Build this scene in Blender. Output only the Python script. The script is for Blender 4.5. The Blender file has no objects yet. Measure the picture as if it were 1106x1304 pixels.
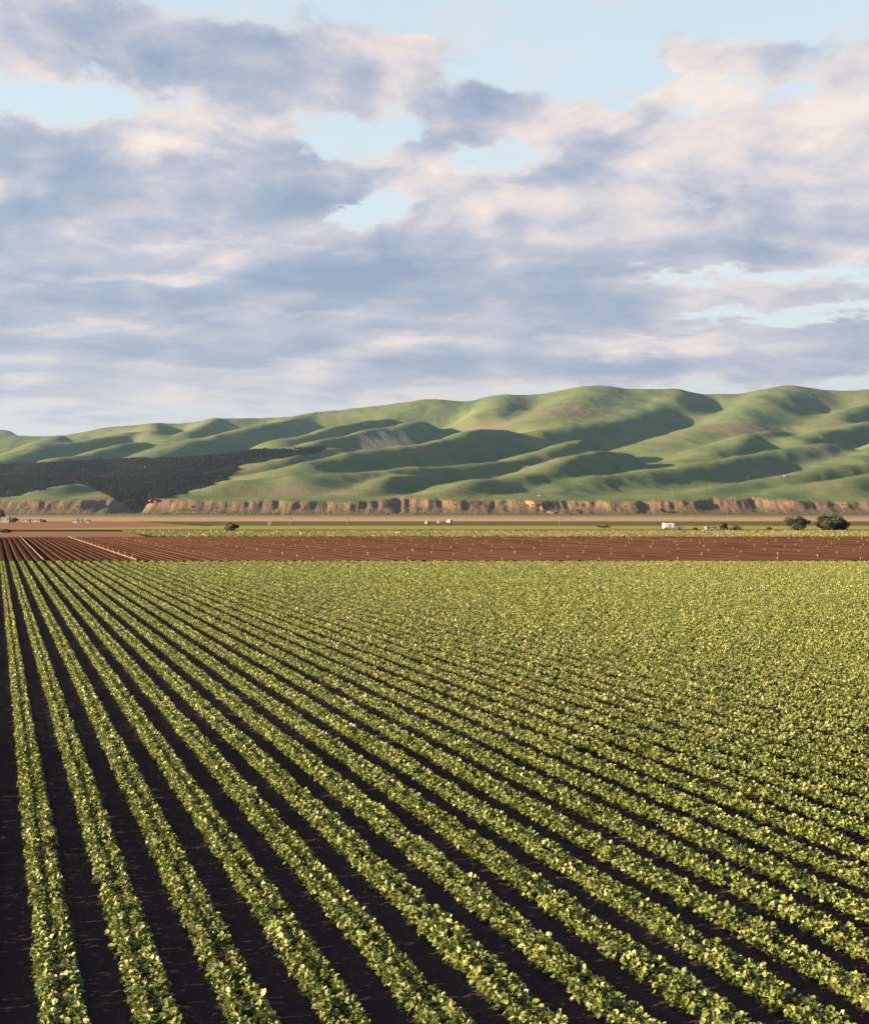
import bpy, math, random
import numpy as np
from mathutils import Vector

random.seed(11)
RNG = np.random.default_rng(11)
S = bpy.context.scene
COL = S.collection

# ------------------------------------------------------------------ camera
F = 1811.0 / 1306.0            # focal length over picture height
CAM_Z = 5.9
cam_d = bpy.data.cameras.new('camera')
cam_d.sensor_fit = 'VERTICAL'
cam_d.sensor_height = 36.0
cam_d.lens = 36.0 * F
cam_d.clip_start = 0.5
cam_d.clip_end = 60000
cam = bpy.data.objects.new('camera', cam_d)
cam.location = (0, 0, CAM_Z)
cam.rotation_euler = (math.radians(90), 0, 0)
COL.objects.link(cam)
S.camera = cam

# ------------------------------------------------------------------ light
EXPO = 2.55
SUN_AZ = math.atan2(-0.985, -0.17)      # from +Y, clockwise positive
SUN_EL = math.radians(12.5)
SKY_STRENGTH = 0.05
S.view_settings.view_transform = 'Standard'
S.view_settings.look = 'None'
S.view_settings.exposure = EXPO
S.view_settings.gamma = 1

sd = bpy.data.lights.new('sun', 'SUN')
sd.energy = 5.0
sd.angle = math.radians(0.5)
sd.color = (1.0, 0.77, 0.48)
sun = bpy.data.objects.new('sun', sd)
to_sun = Vector((math.sin(SUN_AZ) * math.cos(SUN_EL), math.cos(SUN_AZ) * math.cos(SUN_EL), math.sin(SUN_EL)))
sun.rotation_euler = to_sun.to_track_quat('Z', 'Y').to_euler()
sun.location = (-40, -20, 60)
COL.objects.link(sun)


def lin(c):
    c = c / 255.0
    return c / 12.92 if c <= 0.04045 else ((c + 0.055) / 1.055) ** 2.4


def sky_col(r, g, b):
    k = 1.0 / (2 ** EXPO) / SKY_STRENGTH
    return (lin(r) * k, lin(g) * k, lin(b) * k, 1)


class NT:
    """small helper for writing node trees as expressions"""
    def __init__(self, tree):
        self.t = tree
        self.n = tree.nodes
        self.l = tree.links

    def put(self, sock, v):
        if isinstance(v, bpy.types.NodeSocket):
            self.l.new(v, sock)
        elif v is not None:
            sock.default_value = v

    def m(self, op, a, b=None, c=None, clamp=False):
        n = self.n.new('ShaderNodeMath'); n.operation = op; n.use_clamp = clamp
        self.put(n.inputs[0], a); self.put(n.inputs[1], b); self.put(n.inputs[2], c)
        return n.outputs[0]

    def v(self, op, a, b=None):
        n = self.n.new('ShaderNodeVectorMath'); n.operation = op
        self.put(n.inputs[0], a); self.put(n.inputs[1], b)
        return n.outputs['Value'] if op in ('DOT_PRODUCT', 'LENGTH') else n.outputs[0]

    def noise(self, vec, scale, detail=4, rough=0.55, dist=0.0, color=False):
        n = self.n.new('ShaderNodeTexNoise')
        self.put(n.inputs['Vector'], vec)
        n.inputs['Scale'].default_value = scale
        n.inputs['Detail'].default_value = detail
        n.inputs['Roughness'].default_value = rough
        n.inputs['Distortion'].default_value = dist
        return n.outputs['Color'] if color else n.outputs['Fac']

    def ramp(self, fac, stops, mode='LINEAR'):
        n = self.n.new('ShaderNodeValToRGB')
        self.put(n.inputs[0], fac)
        e = n.color_ramp.elements
        n.color_ramp.interpolation = mode
        while len(e) < len(stops):
            e.new(0.5)
        for i, (p, c) in enumerate(stops):
            e[i].position = p
            e[i].color = c if len(c) == 4 else (*c, 1)
        return n.outputs[0]

    def mix(self, fac, a, b, typ='MIX'):
        n = self.n.new('ShaderNodeMix'); n.data_type = 'RGBA'; n.blend_type = typ
        self.put(n.inputs[0], fac); self.put(n.inputs[6], a); self.put(n.inputs[7], b)
        return n.outputs[2]

    def map(self, v, a, b, c, d, smooth=False):
        n = self.n.new('ShaderNodeMapRange')
        n.interpolation_type = 'SMOOTHSTEP' if smooth else 'LINEAR'
        self.put(n.inputs[0], v)
        for i, x in enumerate((a, b, c, d)):
            self.put(n.inputs[i + 1], x)
        return n.outputs[0]

    def comb(self, x, y, z=0.0):
        n = self.n.new('ShaderNodeCombineXYZ')
        self.put(n.inputs[0], x); self.put(n.inputs[1], y); self.put(n.inputs[2], z)
        return n.outputs[0]

    def attr(self, name, out='Fac'):
        n = self.n.new('ShaderNodeAttribute'); n.attribute_name = name
        return n.outputs[out]


# ------------------------------------------------------------------ sky with clouds (by direction, at infinity)
W = bpy.data.worlds.new('World')
S.world = W
W.use_nodes = True
wt = NT(W.node_tree)
bg = W.node_tree.nodes['Background']
bg.inputs['Strength'].default_value = SKY_STRENGTH
nish = wt.n.new('ShaderNodeTexSky')
nish.sky_type = 'NISHITA'
nish.sun_disc = False
nish.sun_elevation = SUN_EL
nish.sun_rotation = SUN_AZ
nish.altitude = 100
nish.air_density = 1.0
nish.dust_density = 1.5
nish.ozone_density = 1.0
tc = wt.n.new('ShaderNodeTexCoord')
sep = wt.n.new('ShaderNodeSeparateXYZ')
wt.l.new(tc.outputs['Generated'], sep.inputs[0])
az = wt.m('ARCTAN2', sep.outputs[0], sep.outputs[1])
el = wt.m('ARCSINE', sep.outputs[2])
dirv = wt.comb(az, el)


def ang(px, py):
    a = math.atan((px - 553) / 1811.0)
    return a, math.atan((652 - py) / 1811.0 * math.cos(a))


den = wt.m('ADD', wt.m('MAXIMUM', el, 0.0), 0.30)
plane = wt.comb(wt.m('DIVIDE', wt.m('MULTIPLY', az, wt.map(el, 0.03, 0.24, 0.42, 0.95)), den), wt.m('DIVIDE', 1.0, den))
# domain warp so that cloud edges break up
wn = wt.noise(plane, 8.5, 7, 0.62, 0.0, True)
wv = wt.v('MULTIPLY', wt.v('SUBTRACT', wn, (0.5, 0.5, 0.5)), (0.10, 0.055, 0))
wdir = wt.v('ADD', dirv, wv)


def blobs(lst, vec):
    acc = None
    for (px, py, rx, ry, w, *rot) in lst:
        a0, e0 = ang(px, py)
        d = wt.v('SUBTRACT', vec, (a0, e0, 0))
        if rot:
            n = wt.n.new('ShaderNodeVectorRotate'); n.rotation_type = 'Z_AXIS'
            wt.l.new(d, n.inputs['Vector']); n.inputs['Angle'].default_value = -math.radians(rot[0])
            d = n.outputs[0]
        d = wt.v('MULTIPLY', d, (1811.0 / rx, 1811.0 / ry, 0))
        q = wt.v('DOT_PRODUCT', d, d)
        g = wt.m('POWER', 0.36788, q)
        acc = wt.m('MULTIPLY_ADD', g, w, acc if acc is not None else 0.0)
    return acc


cover = [
    (60, 45, 150, 62, 1.1), (290, 100, 170, 48, 0.8, -8), (430, 70, 150, 42, 0.95, 6), (330, 140, 60, 30, 0.5),
    (200, 165, 110, 40, 0.85), (40, 220, 170, 70, 0.9), (300, 235, 240, 62, 1.2), (500, 205, 90, 26, 0.75),
    (170, 330, 340, 90, 1.5), (130, 445, 420, 70, 1.3), (520, 350, 260, 75, 1.2),
    (610, 142, 120, 44, 1.5), (560, 62, 60, 18, 0.35), (660, 25, 70, 14, 0.45, 8),
    (900, 75, 110, 42, 1.0, -4), (760, 65, 60, 16, 0.35), (1060, 140, 130, 50, 1.1), (1085, 70, 60, 22, 0.5), (790, 165, 95, 36, 0.95, 8),
    (700, 250, 200, 52, 1.0), (930, 235, 230, 60, 0.95), (760, 310, 330, 45, 1.2), (1010, 300, 170, 38, 1.0),
    (720, 385, 180, 34, 1.0), (980, 372, 150, 22, 0.65), (850, 440, 300, 36, 1.2), (560, 440, 200, 34, 0.9), (1060, 420, 140, 40, 0.9),
    (620, 478, 460, 22, 0.8), (260, 500, 300, 30, 0.5),
    (432, 266, 40, 15, -1.7), (485, 260, 40, 17, -1.8, 12), (455, 172, 100, 24, -1.3), (75, 135, 95, 20, -1.0), (205, 132, 60, 18, -0.6), (760, 105, 90, 22, -0.5),
    (900, 345, 150, 14, -1.35), (1010, 396, 150, 9, -1.2), (830, 20, 300, 26, -0.5), (620, 205, 80, 18, -1.3), (880, 250, 90, 11, -0.9), (640, 426, 130, 8, -1.2), (690, 78, 120, 34, -1.1), (800, 112, 70, 18, -1.2), (1010, 105, 70, 10, -0.5),
]
C = blobs(cover, wdir)
n1 = wt.noise(plane, 9.5, 10, 0.60, 0.2)
n2 = wt.noise(plane, 4.2, 3, 0.5)
calm = wt.map(el, 0.06, 0.22, 0.55, 1.0)
dens = wt.m('ADD', C, wt.m('MULTIPLY_ADD', wt.m('SUBTRACT', n1, 0.5), 2.5, wt.m('MULTIPLY', wt.m('SUBTRACT', n2, 0.5), 0.8)))
# above and behind the picture: broken cloud everywhere, from the noise alone
outside = wt.map(wt.m('MAXIMUM', wt.m('SUBTRACT', wt.m('ABSOLUTE', az), 0.40), wt.m('SUBTRACT', el, 0.36)), 0.0, 0.2, 0.0, 1.0, True)
dens = wt.m('ADD', dens, wt.m('MULTIPLY', outside, 0.05))
alpha = wt.map(dens, 0.22, 0.80, 0.0, 1.0, True)

lights = [
    (195, 165, 95, 32, 1.15), (120, 352, 150, 7, 0.35), (300, 312, 200, 7, 0.35), (110, 418, 220, 8, 0.3), (330, 468, 300, 7, 0.3), (420, 395, 200, 6, 0.25), (20, 80, 40, 20, 0.35), (450, 60, 110, 30, 0.38), (900, 60, 90, 28, 0.55), (880, 100, 60, 20, 0.4), (1040, 140, 110, 36, 0.75),
    (790, 165, 60, 20, 0.65), (700, 205, 110, 16, 0.4, 8), (560, 260, 70, 30, 0.4), (700, 260, 130, 40, 0.22), (830, 440, 105, 15, 0.95), (640, 380, 60, 12, 0.2),
    (980, 235, 140, 40, 0.25), (530, 425, 60, 12, 0.4), (20, 487, 40, 12, 0.5), (215, 357, 40, 5, 0.35), (270, 325, 120, 12, 0.2), (100, 345, 130, 14, 0.18),
    (300, 500, 330, 30, 0.30), (600, 490, 300, 14, 0.25), (1000, 430, 80, 14, 0.3), (460, 232, 60, 10, 0.3), (980, 372, 150, 20, 0.3), (900, 200, 330, 130, 0.24), (960, 160, 150, 60, 0.15), (600, 215, 50, 14, 0.3),
    (220, 95, 90, 22, -0.45), (340, 65, 90, 22, -0.4), (100, 20, 110, 24, -0.15), (420, 215, 150, 24, -0.32), (70, 200, 80, 26, -0.35), (200, 280, 240, 24, -0.1), (20, 265, 60, 30, -0.25),
    (470, 350, 140, 28, -0.42), (200, 395, 170, 26, -0.3), (650, 390, 170, 22, -0.30), (690, 335, 200, 14, -0.25), (980, 312, 50, 18, -0.45), (620, 140, 90, 34, -0.3),
    (770, 180, 90, 12, -0.5, 14), (960, 75, 60, 18, -0.3), (650, 470, 330, 12, -0.25), (170, 435, 280, 22, -0.15),
]
L = blobs(lights, wdir)
# relief: cloud thickness here against thickness a little way towards the sun (up and to the left)
sh = wt.v('ADD', plane, (-0.035, -0.045, 0))
m1 = wt.noise(plane, 6.5, 8, 0.55, 0.25)
m2 = wt.noise(sh, 6.5, 8, 0.55, 0.25)
relief = wt.m('MULTIPLY', wt.m('SUBTRACT', m1, m2), 1.75)
n4 = wt.noise(plane, 4.0, 8, 0.55, 0.3)
tone = wt.m('ADD', wt.m('MULTIPLY_ADD', L, 0.62, 0.415), wt.m('MULTIPLY', calm, wt.m('MULTIPLY_ADD', wt.m('SUBTRACT', n4, 0.5), 0.6, relief)))
# thin edges let more light through
tone = wt.m('ADD', tone, wt.m('MULTIPLY', wt.m('SUBTRACT', 1.0, wt.map(dens, 0.3, 1.2, 0.0, 1.0)), 0.25))
ccol = wt.ramp(tone, [(0.0, sky_col(150, 165, 191)), (0.28, sky_col(171, 180, 201)), (0.52, sky_col(197, 198, 210)),
                      (0.72, sky_col(224, 217, 219)), (0.95, sky_col(247, 231, 221)), (1.0, sky_col(250, 237, 227))])
# clear sky: the Nishita sky, whitened towards the horizon by thin high veil
veil = wt.m('MULTIPLY', wt.map(el, 0.02, 0.36, 0.85, 0.66), wt.map(el, 0.36, 0.9, 1.0, 0.15))
veil = wt.m('MULTIPLY', veil, wt.m('MULTIPLY_ADD', outside, -0.7, 1.0))
clear = wt.mix(veil, nish.outputs[0], sky_col(226, 240, 243))
low = wt.m('MULTIPLY', wt.map(el, 0.05, 0.16, 0.9, 0.0, True), wt.m('MULTIPLY_ADD', outside, -0.6, 1.0))
clear = wt.mix(low, clear, sky_col(224, 222, 221))
wisp = wt.m('MULTIPLY', wt.map(wt.noise(wt.v('MULTIPLY', plane, (1.0, 2.2, 1.0)), 7.0, 9, 0.62, 0.5), 0.42, 0.72, 0.0, 0.6, True), wt.m('MULTIPLY_ADD', outside, -0.6, 1.0))
clear = wt.mix(wisp, clear, sky_col(226, 224, 228))
skyc = wt.mix(wt.m('MULTIPLY', alpha, 0.96), clear, ccol)
wt.l.new(skyc, bg.inputs['Color'])


# ------------------------------------------------------------------ helpers
def tag(o, label=None, cat=None, group=None, kind=None):
    if label: o['label'] = label
    if cat: o['category'] = cat
    if group: o['group'] = group
    if kind: o['kind'] = kind
    return o


def empty(name, loc, rz=0.0):
    o = bpy.data.objects.new(name, None)
    o.empty_display_size = 0.3
    o.location = loc
    o.rotation_euler = (0, 0, rz)
    COL.objects.link(o)
    return o


def link_mesh(name, me, mat=None, parent=None, smooth=False):
    if mat: me.materials.append(mat)
    o = bpy.data.objects.new(name, me)
    COL.objects.link(o)
    if parent: o.parent = parent
    if smooth:
        me.polygons.foreach_set('use_smooth', np.ones(len(me.polygons), bool))
    return o


def np_mesh(name, verts, loops, sizes, attrs=None):
    """mesh from arrays: verts (n,3), flat loop indices, polygon sizes"""
    me = bpy.data.meshes.new(name)
    me.vertices.add(len(verts))
    me.vertices.foreach_set('co', np.ascontiguousarray(verts, np.float32).ravel())
    me.loops.add(len(loops))
    me.loops.foreach_set('vertex_index', np.ascontiguousarray(loops, np.int32))
    me.polygons.add(len(sizes))
    st = np.zeros(len(sizes), np.int32)
    st[1:] = np.cumsum(sizes)[:-1]
    me.polygons.foreach_set('loop_start', st)
    for k, a in (attrs or {}).items():
        at = me.attributes.new(k, 'FLOAT', 'POINT')
        at.data.foreach_set('value', np.ascontiguousarray(a, np.float32))
    me.update(calc_edges=True)
    return me


def grid_mesh(name, X, Y, Z, attrs=None):
    r, c = X.shape
    v = np.stack([X, Y, Z], -1).reshape(-1, 3)
    i = np.arange(r * c).reshape(r, c)
    q = np.stack([i[:-1, :-1], i[:-1, 1:], i[1:, 1:], i[1:, :-1]], -1).reshape(-1, 4)
    return np_mesh(name, v, q.ravel(), np.full(len(q), 4), {k: a.ravel() for k, a in (attrs or {}).items()})


def _h(ix, iy, seed):
    n = (ix * 374761393 + iy * 668265263 + seed * 1442695041) & 0x7fffffff
    n = ((n ^ (n >> 13)) * 1274126177) & 0x7fffffff
    return ((n ^ (n >> 16)) & 0xffff) / 65535.0


def vnoise(x, y, seed=0):
    x = np.asarray(x, float); y = np.asarray(y, float)
    ix = np.floor(x).astype(np.int64); iy = np.floor(y).astype(np.int64)
    fx = x - ix; fy = y - iy
    fx = fx * fx * (3 - 2 * fx); fy = fy * fy * (3 - 2 * fy)
    a = _h(ix, iy, seed); b = _h(ix + 1, iy, seed); c = _h(ix, iy + 1, seed); d = _h(ix + 1, iy + 1, seed)
    return (a * (1 - fx) + b * fx) * (1 - fy) + (c * (1 - fx) + d * fx) * fy


def fbm(x, y, oct=4, seed=0, g=0.5):
    s = 0.0; a = 1.0; t = 0.0
    for i in range(oct):
        s = s + a * vnoise(x, y, seed + i * 17); t += a
        x = x * 2.03 + 3.1; y = y * 2.03 + 1.7; a *= g
    return s / t


class MB:
    """collects boxes, tubes, balls ... then links them as ONE mesh"""
    def __init__(self):
        self.v = []; self.f = []

    def add(self, vs, fs):
        b = len(self.v)
        self.v += [tuple(p) for p in vs]
        self.f += [tuple(i + b for i in f) for f in fs]

    def box(self, x0, x1, y0, y1, z0, z1, cut=0.0):
        c = cut
        if c <= 0:
            vs = [(x, y, z) for z in (z0, z1) for (x, y) in ((x0, y0), (x1, y0), (x1, y1), (x0, y1))]
            self.add(vs, [(3, 2, 1, 0), (4, 5, 6, 7), (0, 1, 5, 4), (1, 2, 6, 5), (2, 3, 7, 6), (3, 0, 4, 7)])
            return
        def ring(i, z):
            return [(x0 + i, y0 + c, z), (x0 + c, y0 + i, z), (x1 - c, y0 + i, z), (x1 - i, y0 + c, z),
                    (x1 - i, y1 - c, z), (x1 - c, y1 - i, z), (x0 + c, y1 - i, z), (x0 + i, y1 - c, z)]
        vs = ring(c * .5, z0) + ring(0, z0 + c) + ring(0, z1 - c) + ring(c * .5, z1)
        fs = [tuple(range(7, -1, -1)), tuple(range(24, 32))]
        for k in range(3):
            for i in range(8):
                j = (i + 1) % 8
                fs.append((k * 8 + i, k * 8 + j, k * 8 + 8 + j, k * 8 + 8 + i))
        self.add(vs, fs)

    def tube(self, p0, p1, r0, r1=None, n=8):
        r1 = r0 if r1 is None else r1
        p0 = Vector(p0); p1 = Vector(p1)
        d = (p1 - p0).normalized()
        a = d.orthogonal().normalized(); b = d.cross(a)
        vs = []
        for p, r in ((p0, r0), (p1, r1)):
            for i in range(n):
                t = 2 * math.pi * i / n
                vs.append(p + a * (r * math.cos(t)) + b * (r * math.sin(t)))
        fs = [(i, (i + 1) % n, n + (i + 1) % n, n + i) for i in range(n)]
        fs += [tuple(range(n - 1, -1, -1)), tuple(range(n, 2 * n))]
        self.add(vs, fs)

    def prism(self, outline, x0, x1):
        """outline in (y, z), swept along x"""
        n = len(outline)
        vs = [(x0, y, z) for y, z in outline] + [(x1, y, z) for y, z in outline]
        fs = [(i, (i + 1) % n, n + (i + 1) % n, n + i) for i in range(n)] + [tuple(range(n - 1, -1, -1)), tuple(range(n, 2 * n))]
        self.add(vs, fs)

    def build(self, name, mat, parent=None, smooth=False):
        me = bpy.data.meshes.new(name)
        me.from_pydata(self.v, [], self.f)
        me.update()
        return link_mesh(name, me, mat, parent, smooth)


def new_mat(name):
    m = bpy.data.materials.new(name)
    m.use_nodes = True
    t = NT(m.node_tree)
    return m, t, m.node_tree.nodes['Principled BSDF']


def simple(name, col, rough=0.6, var=0.25, scale=3.0, metal=0.0):
    m, t, b = new_mat(name)
    g = t.n.new('ShaderNodeTexCoord').outputs['Object']
    n = t.noise(g, scale, 5, 0.6)
    c = t.mix(n, tuple(x * (1 - var) for x in col) + (1,), tuple(min(1, x * (1 + var)) for x in col) + (1,))
    t.l.new(c, b.inputs['Base Color'])
    b.inputs['Roughness'].default_value = rough
    b.inputs['Metallic'].default_value = metal
    return m


def bump(t, b, h, strength, dist):
    n = t.n.new('ShaderNodeBump')
    n.inputs['Strength'].default_value = strength
    n.inputs['Distance'].default_value = dist
    t.put(n.inputs['Height'], h)
    t.l.new(n.outputs[0], b.inputs['Normal'])


# ------------------------------------------------------------------ materials of the land
def soil_mat(name, c0, c1, scale=3.0, bs=0.6, bd=0.05, big=0.02):
    m, t, b = new_mat(name)
    p = t.n.new('ShaderNodeNewGeometry').outputs['Position']
    n = t.noise(p, scale, 8, 0.65)
    n2 = t.noise(p, big, 4, 0.6)
    f = t.m('ADD', t.m('MULTIPLY', n, 0.6), t.m('MULTIPLY', n2, 0.6))
    t.l.new(t.ramp(f, [(0.35, c0), (0.8, c1)]), b.inputs['Base Color'])
    b.inputs['Roughness'].default_value = 0.95
    b.inputs['Specular IOR Level'].default_value = 0.0
    bump(t, b, n, bs, bd)
    return m


M_SOIL = soil_mat('dark shade-toned soil', (0.026, 0.018, 0.019), (0.046, 0.031, 0.031), 9.0, 0.25, 0.05)  # soil colour darkened to stand in for full furrow shade
M_BROWN = soil_mat('red brown tilled soil', (0.031, 0.0155, 0.0105), (0.054, 0.027, 0.018), 2.0, 0.7, 0.06)
M_PINK = soil_mat('pale fallow soil', (0.125, 0.068, 0.049), (0.19, 0.105, 0.074), 0.5, 0.5, 0.08, 0.006)
M_BEIGE = soil_mat('dry verge', (0.21, 0.13, 0.075), (0.30, 0.19, 0.115), 0.3, 0.5, 0.1, 0.004)
M_PLAIN = soil_mat('valley floor', (0.10, 0.095, 0.04), (0.20, 0.15, 0.085), 0.08, 0.5, 0.2, 0.004)


def grass_mat(name, c0, c1, scale, bs=0.6, bd=0.2):
    m, t, b = new_mat(name)
    p = t.n.new('ShaderNodeNewGeometry').outputs['Position']
    n = t.noise(p, scale, 6, 0.65)
    t.l.new(t.ramp(n, [(0.3, c0), (0.7, c1)]), b.inputs['Base Color'])
    b.inputs['Roughness'].default_value = 1.0
    b.inputs['Specular IOR Level'].default_value = 0.0
    bump(t, b, n, bs, bd)
    return m


M_LGREEN = grass_mat('light green field', (0.15, 0.14, 0.038), (0.20, 0.18, 0.06), 0.35)
M_DGREEN = grass_mat('dark green field', (0.050, 0.054, 0.026), (0.085, 0.080, 0.040), 0.1)

# leaves of the crop
def leaf_mat(name, stops, trans=0.2, rough=0.42, spec=0.5):
    m, t, b = new_mat(name)
    a = t.attr('tint')
    p = t.n.new('ShaderNodeNewGeometry').outputs['Position']
    n = t.noise(p, 45.0, 3, 0.6)
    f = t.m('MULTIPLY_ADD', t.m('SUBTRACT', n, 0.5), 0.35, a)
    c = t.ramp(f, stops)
    t.l.new(c, b.inputs['Base Color'])
    b.inputs['Roughness'].default_value = rough
    b.inputs['Specular IOR Level'].default_value = spec
    tr = t.n.new('ShaderNodeBsdfTranslucent')
    t.l.new(t.mix(0.5, c, (0.12, 0.14, 0.02, 1)), tr.inputs['Color'])
    mx = t.n.new('ShaderNodeMixShader'); mx.inputs[0].default_value = trans
    t.l.new(b.outputs[0], mx.inputs[1]); t.l.new(tr.outputs[0], mx.inputs[2])
    out = m.node_tree.nodes['Material Output']
    t.l.new(mx.outputs[0], out.inputs['Surface'])
    return m


M_LEAF = leaf_mat('crop leaves', [(0.0, (0.032, 0.052, 0.012)), (0.35, (0.080, 0.105, 0.022)), (0.7, (0.165, 0.172, 0.042)), (1.0, (0.30, 0.275, 0.11))], 0.2, 0.5, 0.35)  # dark and cream stops put leaf shade and sun highlights into the colour
M_STRIP = leaf_mat('strip crop leaves', [(0.0, (0.08, 0.075, 0.018)), (0.5, (0.125, 0.115, 0.032)), (1.0, (0.165, 0.15, 0.055))])
M_OAK = leaf_mat('tree leaves', [(0.0, (0.012, 0.016, 0.006)), (0.6, (0.028, 0.031, 0.012)), (1.0, (0.060, 0.054, 0.022))], 0.12, 0.6, 0.3)
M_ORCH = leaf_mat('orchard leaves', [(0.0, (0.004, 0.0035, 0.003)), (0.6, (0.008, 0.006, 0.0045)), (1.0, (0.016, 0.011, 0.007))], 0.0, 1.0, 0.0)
M_BARK = simple('bark', (0.06, 0.045, 0.035), 0.9, 0.4, 8.0)
M_WHITE = simple('white paint', (0.78, 0.76, 0.72), 0.5, 0.06, 1.5)
M_PALE = simple('pale weathered paint', (0.27, 0.245, 0.215), 0.7, 0.15, 1.0)
M_GREY = simple('grey metal', (0.28, 0.28, 0.28), 0.55, 0.2, 2.0)
M_DARK = simple('dark rubber and glass', (0.03, 0.03, 0.035), 0.45, 0.2, 4.0)
M_TAN = simple('weathered pipe', (0.16, 0.10, 0.062), 0.55, 0.15, 2.0)
M_PIPE = simple('muddy pipe', (0.13, 0.07, 0.045), 0.7, 0.2, 2.0)
M_CREAM = simple('cream sprinkler head', (0.40, 0.26, 0.16), 0.5, 0.1, 6.0)
M_WOOD = simple('grey pole wood', (0.14, 0.115, 0.095), 0.85, 0.25, 4.0)
M_ROOF = simple('dull roof', (0.13, 0.115, 0.11), 0.7, 0.2, 2.0)

# ------------------------------------------------------------------ beds geometry constants
SLOPE = -559.0 / 1811.0        # dx / dy of the rows
PITCH = 1.068                 # spacing of the beds along x
UX, UY = SLOPE / math.hypot(SLOPE, 1), 1 / math.hypot(SLOPE, 1)
END_Y = 165.0                  # where the green crop ends
BROWN_Y = 324.0
STRIP_Y = 427.0


def bed_x(k, y):
    return SLOPE * y + (k - 0.28) * PITCH


# ------------------------------------------------------------------ ground
def sheet(name, pts, z, mat, label):
    me = bpy.data.meshes.new(name)
    me.from_pydata([(x, y, z) for x, y in pts], [], [tuple(range(len(pts)))])
    o = link_mesh(name, me, mat)
    return tag(o, label, None, None, 'structure')


sheet('ground', [(-12000, -3000), (12000, -3000), (12000, 12000), (-12000, 12000)], -0.06, M_PLAIN, 'flat valley floor stretching to the foot of the hills')
sheet('furrow_soil', [(-130, 0), (230, 0), (230, END_Y + 0.3), (-130, END_Y + 0.3)], 0.0, M_SOIL, 'dark shade-toned soil in the furrows between the green crop beds')

# brown field: real ridges with furrows
vs = []; fs = []
prof = [(-0.5, 0.0), (-0.40, 0.02), (-0.27, 0.21), (-0.2, 0.235), (0.2, 0.235), (0.27, 0.21), (0.40, 0.02), (0.5, 0.0)]
ny = 26
ys = np.linspace(END_Y + 0.6, BROWN_Y, ny)
for k in range(-30, 200):
    b0 = len(vs)
    jit = random.uniform(-0.03, 0.03)
    for j, y in enumerate(ys):
        for (u, z) in prof:
            zz = z + (random.uniform(-0.02, 0.02) if z > 0.1 else 0) + jit * (1 if z > 0.1 else 0)
            vs.append((bed_x(k, y) + u * PITCH, y, max(zz, 0.0)))
    n = len(prof)
    for j in range(ny - 1):
        for i in range(n - 1):
            a = b0 + j * n + i
            fs.append((a, a + 1, a + n + 1, a + n))
me = bpy.data.meshes.new('tilled_field')
me.from_pydata(vs, [], fs)
tag(link_mesh('tilled_field', me, M_BROWN), 'bare red brown tilled field of straight soil ridges', None, None, 'structure')
sheet('tilled_ground', [(-260, END_Y - 0.2), (320, END_Y - 0.2), (320, BROWN_Y + 3), (-260, BROWN_Y + 3)], -0.02, M_BROWN, 'bare red brown soil under the tilled ridges')

# far fields, butted end to end
sheet('fallow_strip', [(-320, BROWN_Y + 3), (SLOPE * 330 + 36, BROWN_Y + 3), (SLOPE * STRIP_Y + 40, STRIP_Y), (-320, STRIP_Y)], -0.01, M_PINK, 'pale pinkish fallow ground left of the distant crop strip')
sheet('strip_soil', [(SLOPE * 330 + 36, BROWN_Y + 3), (420, BROWN_Y + 3), (420, STRIP_Y), (SLOPE * STRIP_Y + 40, STRIP_Y)], -0.01, M_BROWN, 'brown soil under the distant crop strip')
sheet('dark_verge', [(-420, STRIP_Y), (480, STRIP_Y), (480, 478), (-420, 478)], -0.01, M_BROWN, 'dark brown track along the far side of the crop strip')
sheet('fallow_field', [(-600, 478), (-150, 478), (-95, 620), (-190, 900), (-600, 900)], -0.01, M_PINK, 'pale reddish fallow field before the dark green band')
sheet('green_field', [(-150, 478), (520, 478), (560, 610), (-98, 610)], -0.01, M_LGREEN, 'light green field beyond the dark track')
sheet('dark_field', [(-98, 610), (700, 610), (800, 900), (-190, 900)], -0.01, M_DGREEN, 'dark green low field across the valley')
sheet('verge', [(-900, 900), (1100, 900), (1500, 1500), (-1500, 1500)], -0.01, M_BEIGE, 'beige dry verge along the valley road')

# ------------------------------------------------------------------ hills
def P(px, py, d):
    if d > 2745: d = 2745 + (d - 2745) * 1.45      # true distances: the range is deeper than it looks
    return ((px - 553) / 1811.0 * d, d, CAM_Z + (652 - py) / 1811.0 * d)


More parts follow.
